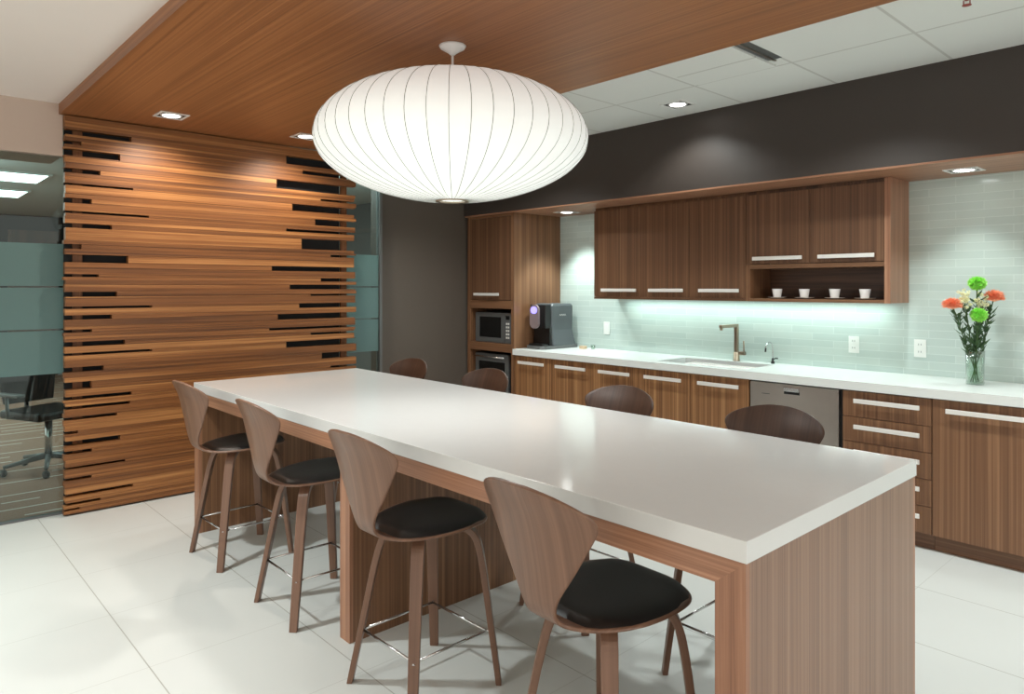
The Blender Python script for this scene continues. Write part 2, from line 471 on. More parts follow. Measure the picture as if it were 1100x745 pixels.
# ---------------------------------------------------------------- slatted wood screen
XS = -5.35
LS = [(1.29,2.363,2.407),(1.17,2.251,2.28),(1.37,2.168,2.183),(1.12,2.053,2.086),(1.47,1.986,2.001),(1.24,1.89,1.92),(1.06,1.751,1.783),(1.34,1.663,1.715),(1.16,1.567,1.585),(1.27,1.436,1.469),(1.49,1.357,1.372),(1.24,1.285,1.314),(1.12,1.201,1.219),(1.32,1.109,1.139),(1.49,1.05,1.066),(1.19,0.941,0.973),(1.12,0.828,0.875),(1.36,0.758,0.78),(1.35,0.698,0.717),(1.27,0.627,0.645),(1.04,0.537,0.555),(1.29,0.458,0.491),(1.12,0.404,0.425),(1.32,0.306,0.32),(1.12,0.23,0.248),(1.37,0.124,0.143),(1.17,0.069,0.087),(1.05,0.036,0.05),
      (1.36,2.500,2.535),(1.06,2.435,2.46)]
RS = [(2.48,2.485,2.55),(2.62,2.417,2.447),(2.40,2.283,2.354),(2.78,2.213,2.228),(2.53,2.115,2.169),(2.73,2.008,2.06),(2.48,1.945,1.966),(2.61,1.808,1.893),(2.87,1.751,1.77),(2.36,1.629,1.667),(2.78,1.546,1.574),(2.51,1.483,1.519),(2.69,1.429,1.444),(2.59,1.331,1.368),(2.41,1.241,1.286),(2.34,1.16,1.178),(2.69,1.108,1.127),(2.48,1.016,1.064),(2.79,0.905,0.955),(2.87,0.825,0.843),
      (2.5,0.74,0.76),(2.7,0.64,0.67),(2.4,0.52,0.55),(2.8,0.42,0.44),(2.55,0.3,0.33),(2.7,0.18,0.2),(2.45,0.08,0.1)]
scr = thing('slatted_screen', 'tall walnut plank screen wall with staggered slots at both ends', 'wood screen', (XS, 2.02, 0))
zs = sorted({0.012, 2.622} | {z for s in LS + RS for z in s[1:]})
fin = [zs[0]]
for z in zs[1:]:
    gap = z - fin[-1]
    if gap > 0.05:
        k = int(gap // 0.029)
        a = fin[-1]
        for i in range(1, k): fin.append(a + gap * i / k)
    fin.append(z)
bm = bmesh.new(); cl = bm.loops.layers.color.new('shade')
prev = None
for a, b_ in zip(fin, fin[1:]):
    zm = (a + b_) / 2
    yl, yr = 0.965 + random.choice([0, 0, 0.004, -0.006]), 3.09 + random.choice([0, 0.01, 0.02])
    for ye, z0, z1 in LS:
        if z0 < zm < z1: yl = ye
    for ye, z0, z1 in RS:
        if z0 < zm < z1: yr = ye
    d = random.choice([0, 0.0012, 0.002, 0.003])
    sh = random.random() ** 0.9
    fs = box(bm, XS - 0.055, XS - d, yl, yr, a + 0.0004, b_ - 0.0004, grain='y')
    for f in fs:
        for l in f.loops: l[cl] = (sh, sh, sh, 1)
part('slat_panel', bm, 'slat', scr)
part('backing_board', bx(XS - 0.0835, XS - 0.0805, 0.972, 2.99, 0.0, 2.61), 'office_dark', scr)
for y0 in (1.02, 2.995):
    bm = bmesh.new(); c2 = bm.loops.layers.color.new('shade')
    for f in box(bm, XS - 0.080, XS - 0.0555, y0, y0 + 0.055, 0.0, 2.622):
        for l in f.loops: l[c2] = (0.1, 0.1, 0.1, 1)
    part('support_post', bm, 'slat', scr)

# ---------------------------------------------------------------- island
IX0, IX1, IY0, IY1 = -4.53, -0.828, 1.50, 2.633
isl = thing('kitchen_island', 'long white topped bar height island on walnut veneer panel legs', 'island table', ((IX0 + IX1) / 2, (IY0 + IY1) / 2, 0))
part('worktop', bx(IX0, IX1, IY0, IY1, 0.859, 0.912, bev=0.002), 'quartz', isl)
bm = bmesh.new(); box(bm, IX1 - 0.086, IX1 - 0.004, IY0 + 0.02, IY1 - 0.02, 0, 0.8585); part('end_panel', bm, 'veneer_end', isl)
bm = bmesh.new(); box(bm, IX0 + 0.004, IX0 + 0.084, IY0 + 0.02, IY1 - 0.02, 0, 0.8585); part('end_panel', bm, 'veneer', isl)
bm = bmesh.new(); box(bm, -2.72, -2.64, IY0 + 0.02, IY1 - 0.02, 0, 0.7995); part('divider_panel', bm, 'veneer', isl)
for ya, yb in ((IY0 + 0.003, IY0 + 0.02), (IY1 - 0.02, IY1 - 0.003)):
    # front frame: mitred apron plus posts
    bm = bmesh.new()
    prism(bm, [(IX0 + 0.004, 0.8585), (IX1 - 0.004, 0.8585), (IX1 - 0.085, 0.793), (IX0 + 0.085, 0.793)], 'y', ya, yb, grain='x')
    box(bm, IX0 + 0.09, IX1 - 0.09, yb if ya < 2 else ya - 0.03, yb + 0.03 if ya < 2 else ya, 0.80, 0.8585, grain='x')
    part('apron', bm, 'apron', isl)
    bm = bmesh.new(); prism(bm, [(IX1 - 0.004, 0), (IX1 - 0.004, 0.8585), (IX1 - 0.085, 0.793), (IX1 - 0.085, 0)], 'y', ya, yb, grain='z'); part('post_face', bm, 'apron', isl)
    bm = bmesh.new(); prism(bm, [(IX0 + 0.004, 0), (IX0 + 0.004, 0.8585), (IX0 + 0.085, 0.793), (IX0 + 0.085, 0)], 'y', ya, yb, grain='z'); part('post_face', bm, 'apron', isl)
    part('post_face', bx(-2.72, -2.64, ya, yb, 0, 0.793), 'apron', isl)

# ---------------------------------------------------------------- stools
ROWS = [(-.352,1.002,.030),(-.350,.998,.072),(-.347,.990,.117),(-.342,.978,.155),(-.336,.964,.188),(-.328,.947,.211),(-.319,.927,.221),(-.310,.902,.211),(-.300,.866,.188),
        (-.291,.822,.160),(-.281,.775,.130),(-.275,.730,.097),(-.270,.695,.074),(-.262,.662,.060),(-.248,.636,.058),(-.226,.619,.072),
        (-.195,.611,.105),(-.155,.609,.146),(-.100,.610,.183),(-.035,.612,.205),(.035,.615,.213),(.095,.618,.209),(.140,.621,.195),
        (.175,.624,.168),(.198,.626,.125),(.210,.627,.075),(.214,.627,.025)]
def row_curv(z):   # forward wrap of the back at |x| = 0.21
    return 0.048 if z > 0.70 else 0.048 * max(0, (z - 0.62) / 0.08)
def shell_bm():
    bm = bmesh.new(); ul = uvl(bm); NC = 13
    arc = 0; g = []; arcs = []
    for i, (y, z, w) in enumerate(ROWS):
        if i: arc += math.hypot(y - ROWS[i-1][0], z - ROWS[i-1][1])
        arcs.append(arc)
        c = row_curv(z) if i < 14 else 0.0
        row = []
        for j in range(NC):
            s = -1 + 2 * j / (NC - 1)
            x = w * s
            yy = y + c * (x / 0.21) ** 2
            zz = z
            if i >= 15: zz += 0.010 * (x / 0.21) ** 2 * (1 if y < 0.1 else 0.5)
            row.append(bm.verts.new((x, yy, zz)))
        g.append(row)
    for i in range(len(g) - 1):
        for j in range(NC - 1):
            f = bm.faces.new([g[i][j], g[i][j+1], g[i+1][j+1], g[i+1][j]]); f.smooth = True
            for l in f.loops:
                k = i if l.vert in g[i] else i + 1
                l[ul].uv = (l.vert.co.x + 3.3, arcs[k])
    bmesh.ops.recalc_face_normals(bm, faces=bm.faces[:])
    return bm
def pad_bm():
    bm = bmesh.new(); NC = 17
    rows = []
    seat = [r for r in ROWS[14:]]
    for t in [0, .03, .08, .16, .25, .35, .45, .55, .65, .75, .84, .91, .96, .985, 1.0]:
        y = -0.190 + t * (0.205 + 0.190)
        # interpolate width / height on the seat rows
        for a, b_ in zip(seat, seat[1:]):
            if a[0] <= y <= b_[0]:
                k = (y - a[0]) / (b_[0] - a[0]); w = a[2] + k * (b_[2] - a[2]); z = a[1] + k * (b_[1] - a[1]); break
        w = max(0.02, w - 0.012)
        e = min(t, 1 - t) / 0.10; e = min(1, e); e = math.sqrt(max(0, 1 - (1 - e) ** 2))
        row = []
        for j in range(NC):
            s = math.sin((-1 + 2 * j / (NC - 1)) * PI / 2)
            x = w * s
            h = 0.020 * e * (1 - abs(s) ** 5) + 0.005
            zz = z + 0.010 * (x / 0.21) ** 2 * (1 if y < 0.1 else 0.5)
            row.append(bm.verts.new((x, y, zz + h)))
        rows.append(row)
    for a, b_ in zip(rows, rows[1:]):
        for j in range(NC - 1):
            f = bm.faces.new([a[j], a[j+1], b_[j+1], b_[j]]); f.smooth = True
    bmesh.ops.recalc_face_normals(bm, faces=bm.faces[:])
    if sum(f.normal.z for f in bm.faces) < 0:
        bmesh.ops.reverse_faces(bm, faces=bm.faces[:])
    return bm
def leg_bm(sx, sy):
    prof = ([(.283,.0),(.262,.10),(.240,.20),(.215,.32),(.190,.44),(.168,.525),(.150,.566),(.118,.590),(.075,.600),(.030,.601)] if sy < 0 else
            [(.283,.0),(.270,.10),(.256,.20),(.240,.32),(.224,.44),(.208,.525),(.190,.570),(.155,.594),(.105,.603),(.040,.604)])
    # smooth the polyline
    P = [Vector((r, z)) for r, z in prof]
    for _ in range(2):
        Q = [P[0]]
        for a, b_ in zip(P, P[1:]):
            Q += [a.lerp(b_, .25), a.lerp(b_, .75)]
        Q.append(P[-1]); P = Q
    d = Vector((sx, sy, 0)).normalized(); w = Vector((-d.y, d.x, 0))
    bm = bmesh.new(); ul = uvl(bm); rings = []; arc = 0; arcs = []
    for i, p in enumerate(P):
        if i: arc += (p - P[i-1]).length
        arcs.append(arc)
        t = P[min(i+1, len(P)-1)] - P[max(i-1, 0)]; t.normalize()
        n = Vector((t.y, -t.x))           # outward normal in (r,z) plane
        hw = 0.0175 + 0.006 * min(1, p.y / 0.55); ht = 0.0105 + 0.0015 * min(1, p.y / 0.5)
        if p.y < 1e-6: n = Vector((1, 0))
        ring = []
        for a, b_ in ((1, -1), (1, 1), (-1, 1), (-1, -1)):
            q = p + n * ht * a
            ring.append(bm.verts.new(d * q.x + Vector((0, 0, max(0.0, q.y))) + w * hw * b_))
        rings.append(ring)
    fs = []
    for i in range(len(rings) - 1):
        for k in range(4):
            f = bm.faces.new([rings[i][k], rings[i][(k+1) % 4], rings[i+1][(k+1) % 4], rings[i+1][k]])
            for l in f.loops:
                r_ = i if l.vert in rings[i] else i + 1
                l[ul].uv = (rings[r_].index(l.vert) * 0.02 + sx + 2 * sy, arcs[r_])
            fs.append(f)
    fs.append(bm.faces.new(rings[0])); fs.append(bm.faces.new(rings[-1][::-1]))
    bmesh.ops.recalc_face_normals(bm, faces=bm.faces[:])
    return bm
def stool_part(name, bm, mat, t):
    me = bpy.data.meshes.new(name); bm.to_mesh(me); bm.free(); me.materials.append(M[mat])
    o = bpy.data.objects.new(name, me); C.objects.link(o); o.parent = t; return o
st = thing('bar_stool', '', 'bar stool', (0, 0, 0), None)
sh = stool_part('seat_shell', shell_bm(), 'stool', st)
md = sh.modifiers.new('thick', 'SOLIDIFY'); md.thickness = 0.012; md.offset = 0
md = sh.modifiers.new('smooth', 'SUBSURF'); md.levels = 1; md.render_levels = 2
sp_ = stool_part('seat_pad', pad_bm(), 'leather', st); sp_['label'] = 'black leather seat pad'
for sx, sy in ((-1, -1), (1, -1), (-1, 1), (1, 1)):
    lg = stool_part('leg', leg_bm(sx, sy), 'stool', st)
    b_ = lg.modifiers.new('b', 'BEVEL'); b_.width = 0.003; b_.segments = 2; b_.limit_method = 'ANGLE'
bm = bmesh.new()
c = 0.166
for a, b_ in (((-c, -c), (c, -c)), ((c, -c), (c, c)), ((c, c), (-c, c)), ((-c, c), (-c, -c))):
    tube(bm, [(a[0], a[1], .2), (b_[0], b_[1], .2)], 0.005, 8)
for sx, sy in ((-1, -1), (1, -1), (-1, 1), (1, 1)):
    tube(bm, [(sx * c, sy * c, .2), (sx * (c + .012), sy * (c + .012), .2)], 0.005, 8)
fr = stool_part('foot_rail', bm, 'chrome', st); fr['label'] = 'thin chrome foot rail'
bm = bmesh.new(); lathe(bm, [(.055, .594), (.07, .606)], 0, 0, 20, True, True)
stool_part('mounting_plate', bm, 'black', st)
stools = [
 (-3.97, 1.575, 1.5, 'walnut bar stool nearest the slatted screen, on the open floor side of the island'),
 (-3.095, 1.58, -1.0, 'walnut bar stool with black pad, second from the slatted screen on the open floor side'),
 (-2.19, 1.565, 1.0, 'walnut bar stool just in front of the island middle support, second nearest the viewer'),
 (-1.30, 1.565, -2.5, 'foreground walnut bar stool with broad fan back and shiny black pad, nearest the viewer'),
 (-4.07, 2.50, 181.0, 'walnut stool with rounded back in front of the plain taupe wall, across the island'),
 (-3.25, 2.49, 179.0, 'walnut stool with rounded back in front of the built-in oven, across the island'),
 (-2.22, 2.49, 180.0, 'walnut stool with rounded back in front of base cabinets, left of the dishwasher'),
 (-1.41, 2.49, 180.0, 'walnut stool with rounded back in front of the steel dishwasher, across the island')]
for i, (x, y, r, lab) in enumerate(stools):
    if i == 0:
        st.location = (x, y, 0); st.rotation_euler = (0, 0, math.radians(r)); st['label'] = lab; st['group'] = 'walnut bar stools around the island'
    else:
        d = dup(st, (x, y, 0), math.radians(r), lab, 'walnut bar stools around the island')
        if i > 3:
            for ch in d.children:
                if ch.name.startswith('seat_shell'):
                    ch.material_slots[0].link = 'OBJECT'; ch.material_slots[0].material = M['stool_shaded']

# ---------------------------------------------------------------- kitchen run
YF = 4.45
def pull(x0, x1, z, yf):
    bm = bmesh.new(); box(bm, x0, x1, yf - 0.032, yf - 0.022, z - 0.013, z + 0.013, bev=0.002)
    for xp in (x0 + 0.03, x1 - 0.03): box(bm, xp - 0.006, xp + 0.006, yf - 0.023, yf, z - 0.006, z + 0.006)
    return bm
ctr = thing('worktop', 'long white worktop running along the tiled kitchen wall', 'worktop', (-2.8, 4.75, 0.873))
bm = bmesh.new()
ct0, ct1 = 0.873, 0.926
SX0, SX1, SY0, SY1 = -3.27, -2.51, 4.55, 4.94
box(bm, -4.803, -0.81, 4.43, SY0, ct0, ct1); box(bm, -4.803, -0.81, SY1, YW - 0.002, ct0, ct1)
box(bm, -4.803, SX0, SY0, SY1, ct0, ct1); box(bm, SX1, -0.81, SY0, SY1, ct0, ct1)
part('slab', bm, 'quartz2', ctr)
div = [-4.80, -4.327, -3.838, -3.378, -2.904, -2.440]
names = ['walnut base cabinet beside the tall oven cabinet, under the coffee machine', 'second walnut base cabinet from the tall oven cabinet',
         'walnut base cabinet with two cabinets between it and the tall oven cabinet', 'walnut base cabinet under the left half of the sink', 'walnut base cabinet directly left of the steel dishwasher']
def base_unit(x0, x1, label, kind='door', drawers=None, mat='veneer'):
    t = thing('base_cabinet', label, 'cabinet', ((x0 + x1) / 2, 4.76, 0), 'walnut base cabinets under the worktop')
    top = 0.8725
    bm = bmesh.new()
    if SX0 - .02 < (x0 + x1) / 2 < SX1 + .02:
        box(bm, x0 + .001, x1 - .001, YF + .0205, YW - .01, 0.1, 0.70)
        box(bm, x0 + .001, x1 - .001, YF + .0205, 4.535, 0.70, top)
    else:
        box(bm, x0 + .001, x1 - .001, YF + .0205, YW - .01, 0.1, top)
    part('carcass', bm, 'niche', t)
    part('toe_kick', bx(x0, x1, 4.50, 4.52, 0, 0.099, grain='x'), 'veneer_up', t)
    if kind == 'door':
        d = part('door', bx(x0 + .0015, x1 - .0015, YF, YF + .02, 0.094, 0.866), mat, t)
        sub('handle', pull(x0 + .075 if x1 - x0 < .6 else x0 + .08, x1 - .065, 0.81, YF), 'handle', d)
    else:
        for z0, z1 in drawers:
            d = part('drawer', bx(x0 + .0015, x1 - .0015, YF, YF + .02, z0 + .0015, z1 - .0015), 'veneer', t)
            h = z1 - 0.056
            sub('handle', pull(x0 + .075, x1 - .055, h, YF), 'handle', d)
    return t
for (a, b_), lab in zip(zip(div, div[1:]), names): base_unit(a, b_, lab, mat='veneer_lit')
base_unit(-1.815, -1.322, 'walnut base unit of five stacked drawers right of the dishwasher', 'drawers', [(0.094, .25), (.25, .405), (.405, .558), (.558, .709), (.709, .866)])
base_unit(-1.32, -0.82, 'wide walnut door base cabinet at the right edge, under the flower vase')

dw = thing('dishwasher', 'stainless steel dishwasher between walnut base cabinets', 'dishwasher', (-2.13, 4.76, 0))
part('tub', bx(-2.435, -1.82, 4.475, YW - .02, 0.1, 0.868), 'black', dw)
part('front_panel', bx(-2.43, -1.838, 4.447, 4.474, 0.11, 0.862, bev=0.003), 'steel', dw)
part('toe_kick', bx(-2.435, -1.82, 4.50, 4.52, 0, 0.099), 'black', dw)
bm = bmesh.new(); box(bm, -2.19, -2.085, 4.4455, 4.4469, 0.80, 0.843); part('handle_recess', bm, 'black', dw)
part('handle', bx(-2.19, -2.085, 4.436, 4.4455, 0.818, 0.846, bev=0.003), 'chrome', dw)
bm = bmesh.new()
box(bm, -2.345, -2.29, 4.4462, 4.4469, 0.786, 0.790)
part('printed_marks', bm, 'charcoal', dw)

# tall oven cabinet
tc_ = thing('tall_cabinet', 'tall walnut cabinet housing a microwave above a small oven', 'cabinet', (-5.14, 4.76, 0))
tx0, tx1 = -5.485, -4.806
part('side_panel', bx(tx0, tx0 + .036, YF, YW - .003, 0, ZS - .001), 'veneer', tc_)
part('side_panel', bx(tx1 - .036, tx1, YF, YW - .003, 0, ZS - .001), 'veneer', tc_)
part('back_panel', bx(tx0 + .037, tx1 - .037, 5.045, 5.06, 0.1, ZS - .002), 'niche', tc_)
for z0, z1 in ((1.295, 1.372), (0.885, 0.962), (0.42, 0.47), (2.172, ZS - .002)):
    part('shelf', bx(tx0 + .0365, tx1 - .0365, YF + .002, 5.044, z0, z1, grain='x'), 'veneer', tc_)
d = part('door', bx(tx0 + .038, tx1 - .038, YF - .001, YF + .019, 1.376, 2.169), 'veneer_up', tc_)
sub('handle', pull(-5.36, -4.99, 1.43, YF - .001), 'handle', d)
d = part('drawer', bx(tx0 + .038, tx1 - .038, YF - .001, YF + .019, 0.102, 0.416), 'veneer', tc_)
sub('handle', pull(-5.36, -4.99, 0.37, YF - .001), 'handle', d)
part('toe_kick', bx(tx0 + .037, tx1 - .037, 4.50, 4.52, 0, 0.099), 'niche', tc_)
def frame_bm(x0, x1, z0, z1, y0, y1, tl, tr, tt, tb):
    bm = bmesh.new()
    box(bm, x0, x0 + tl, y0, y1, z0, z1); box(bm, x1 - tr, x1, y0, y1, z0, z1)
    box(bm, x0 + tl, x1 - tr, y0, y1, z1 - tt, z1); box(bm, x0 + tl, x1 - tr, y0, y1, z0, z0 + tb)
    return bm
mw = thing('microwave', 'grey framed microwave in the upper niche of the tall cabinet', 'microwave', (-5.15, 4.7, 0.9625))
part('body', bx(-5.41, -4.895, 4.512, 4.95, 0.9625, 1.255, bev=.004), 'black', mw)
part('door_frame', frame_bm(-5.41, -4.975, 0.966, 1.252, 4.49, 4.5115, .055, .055, .04, .045), 'grey', mw)
part('window', bx(-5.354, -5.031, 4.497, 4.511, 1.012, 1.211), 'blackglass', mw)
cp = part('control_panel', bx(-4.972, -4.895, 4.49, 4.5115, 0.966, 1.252, bev=.002), 'grey', mw)
sub('display', bx(-4.96, -4.907, 4.4885, 4.4899, 1.19, 1.225), 'blackglass', cp)
for r in range(5):
    bm = bmesh.new()
    for k in range(2): box(bm, -4.958 + k * .027, -4.938 + k * .027, 4.4885, 4.4899, 1.01 + r * .033, 1.028 + r * .033)
    sub('button', bm, 'handle', cp)
ov = thing('oven', 'small steel fronted oven in the niche below the microwave', 'oven', (-5.15, 4.7, 0.4705))
part('body', bx(-5.41, -4.92, 4.512, 4.95, 0.4705, 0.855, bev=.004), 'black', ov)
df = part('door_frame', frame_bm(-5.41, -4.92, 0.475, 0.852, 4.49, 4.5115, .045, .055, .075, .05), 'grey', ov)
sub('window', bx(-5.364, -4.976, 4.497, 4.511, 0.526, 0.776), 'blackglass', df)
bm = bmesh.new(); tube(bm, [(-5.385, 4.462, .825), (-4.955, 4.462, .825)], .009, 10)
for xx in (-5.37, -4.97): tube(bm, [(xx, 4.462, .825), (xx, 4.49, .825)], .006, 8)
sub('handle', bm, 'chrome', df)

# upper cabinets
YU = 4.75
uz0, uz1 = 1.397, ZS - .001
ud = [-4.085, -3.583, -3.112, -2.632]
ul_ = ['walnut wall cabinet at the left end of the row, nearest the coffee machine', 'walnut wall cabinet second from the left, above the counter',
       'full height walnut wall cabinet touching the open cup niche']
for (a, b_), lab in zip(zip(ud, ud[1:]), ul_):
    t = thing('wall_cabinet', lab, 'cabinet', ((a + b_) / 2, 4.91, uz0), 'walnut wall cabinets above the worktop')
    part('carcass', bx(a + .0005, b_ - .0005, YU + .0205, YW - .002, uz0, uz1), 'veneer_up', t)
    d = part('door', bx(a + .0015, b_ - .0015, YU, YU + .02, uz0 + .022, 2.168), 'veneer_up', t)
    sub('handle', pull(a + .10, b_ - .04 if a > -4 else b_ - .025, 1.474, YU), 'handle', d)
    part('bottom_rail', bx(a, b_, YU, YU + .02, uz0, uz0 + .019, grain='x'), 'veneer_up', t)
a, b_ = -2.63, -1.643
t = thing('wall_cabinet', 'walnut wall cabinet with two short doors over an open niche of cups', 'cabinet', ((a + b_) / 2, 4.91, uz0), 'walnut wall cabinets above the worktop')
part('side_panel', bx(a, a + .032, YU, YW - .002, uz0, 1.663), 'veneer', t)
part('side_panel', bx(b_ - .036, b_, YU - .002, YW - .002, uz0, uz1), 'apron', t)
part('side_panel', bx(a, a + .02, YU + .021, YW - .002, 1.664, uz1), 'niche', t)
part('shelf', bx(a + .033, b_ - .037, YU, YW - .02, uz0, 1.417, grain='x'), 'veneer', t)
part('shelf', bx(a + .033, b_ - .037, YU, YW - .02, 1.632, 1.662, grain='x'), 'veneer', t)
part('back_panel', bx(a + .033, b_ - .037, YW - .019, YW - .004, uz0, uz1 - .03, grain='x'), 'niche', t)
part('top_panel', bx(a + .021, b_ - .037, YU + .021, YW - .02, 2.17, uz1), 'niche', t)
for x0, x1, h0, h1 in ((a + .002, -2.158, -2.565, -2.20), (-2.155, b_ - .039, -2.092, -1.73)):
    d = part('door', bx(x0, x1, YU, YU + .02, 1.666, 2.168), 'veneer_up', t)
    sub('handle', pull(h0, h1, 1.705, YU), 'handle', d)

# cups and saucers
where = ['leftmost of four', 'second from left', 'second from right', 'rightmost of four']
for x, wv in zip((-2.445, -2.245, -2.035, -1.838), where):
    bm = bmesh.new(); lathe(bm, [(.0, .4175 + 1), (.03, 1.4175), (.062, 1.4255), (.066, 1.4285), (.060, 1.4275), (.03, 1.4205), (.0, 1.4203)], x, 4.86, 28)
    o = obj('saucer', bm, 'porcelain'); tag(o, 'white saucer under an espresso cup in the cabinet niche, ' + wv, 'saucer', 'white saucers in the cup niche')
    cu = thing('espresso_cup', 'white tapered espresso cup in the cabinet niche, ' + wv, 'cup', (x, 4.86, 1.4206), 'white espresso cups in the cup niche')
    bm = bmesh.new(); lathe(bm, [(.0, 1.4207), (.024, 1.4207), (.026, 1.424), (.036, 1.487), (.034, 1.487), (.024, 1.428), (.0, 1.427)], x, 4.86, 28)
    part('bowl', bm, 'porcelain', cu)

# sink
sk = thing('sink', 'undermount stainless steel sink set in the white worktop', 'sink', (-2.89, 4.745, 0.75))
bm = bmesh.new()
box(bm, SX0 - .004, SX1 + .004, SY0 - .004, SY1 + .004, .722, .728)
box(bm, SX0 - .004, SX0 - .0005, SY0 - .004, SY1 + .004, .728, .872); box(bm, SX1 + .0005, SX1 + .004, SY0 - .004, SY1 + .004, .728, .872)
box(bm, SX0, SX1, SY0 - .004, SY0 - .0005, .728, .872); box(bm, SX0, SX1, SY1 + .0005, SY1 + .004, .728, .872)
part('basin', bm, 'nickel', sk)
bm = bmesh.new(); lathe(bm, [(.0, .731), (.03, .731), (.045, .7285)], -2.9, 4.76, 20); part('drain', bm, 'chrome', sk)
rk = thing('drying_rack', 'white ribbed drainer rack sitting in the steel sink', 'dish rack', (-2.8, 4.8, 0.72))
bm = bmesh.new()
for k in range(34):
    x = -3.08 + k * .0162
    tube(bm, [(x, 4.60, .912), (x, 4.77, .912)], .0045, 6)
box(bm, -3.10, -2.53, 4.592, 4.60, .906, .918); box(bm, -3.10, -2.53, 4.77, 4.778, .906, .918)
part('grid', bm, 'porcelain', rk)
bm = bmesh.new()
for x, y in ((-3.095, 4.60), (-2.535, 4.60), (-3.095, 4.77), (-2.535, 4.77)): tube(bm, [(x, y, .7285), (x, y, .912)], .004, 6)
part('feet', bm, 'porcelain', rk)

# faucet
fx, fy = -2.845, 4.995
fc = thing('faucet', 'square warm nickel faucet with side lever behind the sink', 'faucet', (fx, fy, .926))
part('column', bx(fx - .014, fx + .014, fy - .014, fy + .014, .99, 1.205, bev=.003), 'nickel', fc)
bm = bmesh.new(); lathe(bm, [(.028, .9262), (.028, .932), (.024, .935), (.024, .992), (.02, .995)], fx, fy, 24, True, True); part('base', bm, 'nickel', fc)
bm = bmesh.new(); box(bm, fx - .013, fx + .013, fy - .235, fy + .014, 1.19, 1.214, bev=.003); part('spout', bm, 'nickel', fc)
bm = bmesh.new(); lathe(bm, [(.011, 1.172), (.011, 1.19)], fx, fy - .22, 16, True, True); part('nozzle', bm, 'nickel', fc)
lv = part('lever', bx(fx + .02, fx + .075, fy - .014, fy + .014, .975, 1.003, bev=.004), 'nickel', fc)
bm = bmesh.new(); tube(bm, [(fx + .064, fy, 1.0), (fx + .064, fy - .005, 1.085)], .006, 8); sub('stick', bm, 'nickel', lv)
gx, gy = -2.56, 5.02
ft = thing('filter_tap', 'slim chrome filter tap with black lever right of the sink', 'tap', (gx, gy, .926))
bm = bmesh.new(); lathe(bm, [(.014, .9262), (.014, .94), (.008, .945), (.008, .965)], gx, gy, 16, True, True); part('base', bm, 'black', ft)
bm = bmesh.new()
pts = [(gx, gy, .965)] + [(gx, gy, .965 + .07 * k / 4) for k in range(1, 5)] + [(gx - .0, gy - .055 + .055 * math.cos(t), 1.035 + .055 * math.sin(t)) for t in [PI * k / 10 for k in range(1, 10)]]
tube(bm, pts, .0045, 8); part('spout', bm, 'chrome', ft)
bm = bmesh.new(); tube(bm, [pts[-1], (gx, gy - .112, 1.02)], .0065, 8); part('tip', bm, 'black', ft)
bm = bmesh.new(); tube(bm, [(gx, gy, .955), (gx + .025, gy - .01, .968), (gx + .045, gy - .012, .968)], .005, 8); part('lever', bm, 'black', ft)

# outlets
def outlet(x, z, label, switch=False):
    t = thing('switch_plate' if switch else 'wall_outlet', label, 'light switch' if switch else 'outlet', (x, YW, z - .058))
    part('plate', bx(x - .036, x + .036, YW - .006, YW - .0005, z - .058, z + .058, bev=.002), 'plate', t)
    if switch:
        part('rocker', bx(x - .016, x + .016, YW - .009, YW - .0061, z - .032, z + .032, bev=.001), 'plate', t)
    else:
        for dz in (-.024, .024):
            f = part('socket', bx(x - .017, x + .017, YW - .0085, YW - .0061, z + dz - .016, z + dz + .016, bev=.002), 'plate', t)
            bm = bmesh.new()
            for dx in (-.007, .007): box(bm, x + dx - .0015, x + dx + .0015, YW - .0092, YW - .0086, z + dz - .004, z + dz + .008)
            sub('slots', bm, 'charcoal', f)
outlet(-1.994, 1.10, 'white duplex outlet on the tiles below the cup niche')
outlet(-1.576, 1.10, 'white duplex outlet on the tiles nearer the flower vase')
outlet(-4.213, 1.12, 'narrow white switch plate on the bright tiles by the coffee machine', True)

# coffee machine
cm = thing('coffee_machine', 'charcoal coffee machine with violet display by the tall cabinet', 'coffee machine', (-4.66, 4.83, .926))
cx0, cx1 = -4.775, -4.545
part('base', None or (lambda: (lambda bm: (prism(bm, [(cx0 - .01, 4.60), (cx0 + .03, 4.565), (cx1 - .03, 4.565), (cx1 + .015, 4.60), (cx1 + .02, 5.02), (cx0 - .01, 5.02)], 'z', .9262, .955), bm)[1])(bmesh.new()))(), 'grey', cm)
bm = bmesh.new()
def loft(bm, secs):
    rings = [[bm.verts.new(p) for p in s] for s in secs]; n = len(rings[0]); fs = []
    for a_, b2 in zip(rings, rings[1:]):
        for k in range(n): fs.append(bm.faces.new([a_[k], a_[(k+1) % n], b2[(k+1) % n], b2[k]]))
    fs.append(bm.faces.new(rings[0][::-1])); fs.append(bm.faces.new(rings[-1]))
    bmesh.ops.recalc_face_normals(bm, faces=fs); quad_uv(bm, fs); return fs
def rrect(x0, x1, y0, y1, z, r=.02, n=4):
    out = []
    for cx_, cy_, a0 in ((x1 - r, y1 - r, 0), (x0 + r, y1 - r, PI / 2), (x0 + r, y0 + r, PI), (x1 - r, y0 + r, 1.5 * PI)):
        for k in range(n + 1):
            t_ = a0 + PI / 2 * k / n; out.append((cx_ + r * math.cos(t_), cy_ + r * math.sin(t_), z))
    return out
loft(bm, [rrect(cx0, cx1 + .012, 4.70, 5.015, .9552), rrect(cx0, cx1 + .006, 4.70, 5.005, 1.0), rrect(cx0, cx1 - .004, 4.695, 4.985, 1.1), rrect(cx0, cx1, 4.69, 4.98, 1.22), rrect(cx0, cx1, 4.685, 4.98, 1.325), rrect(cx0 + .01, cx1 - .01, 4.70, 4.97, 1.345)])
part('body', bm, 'charcoal', cm)
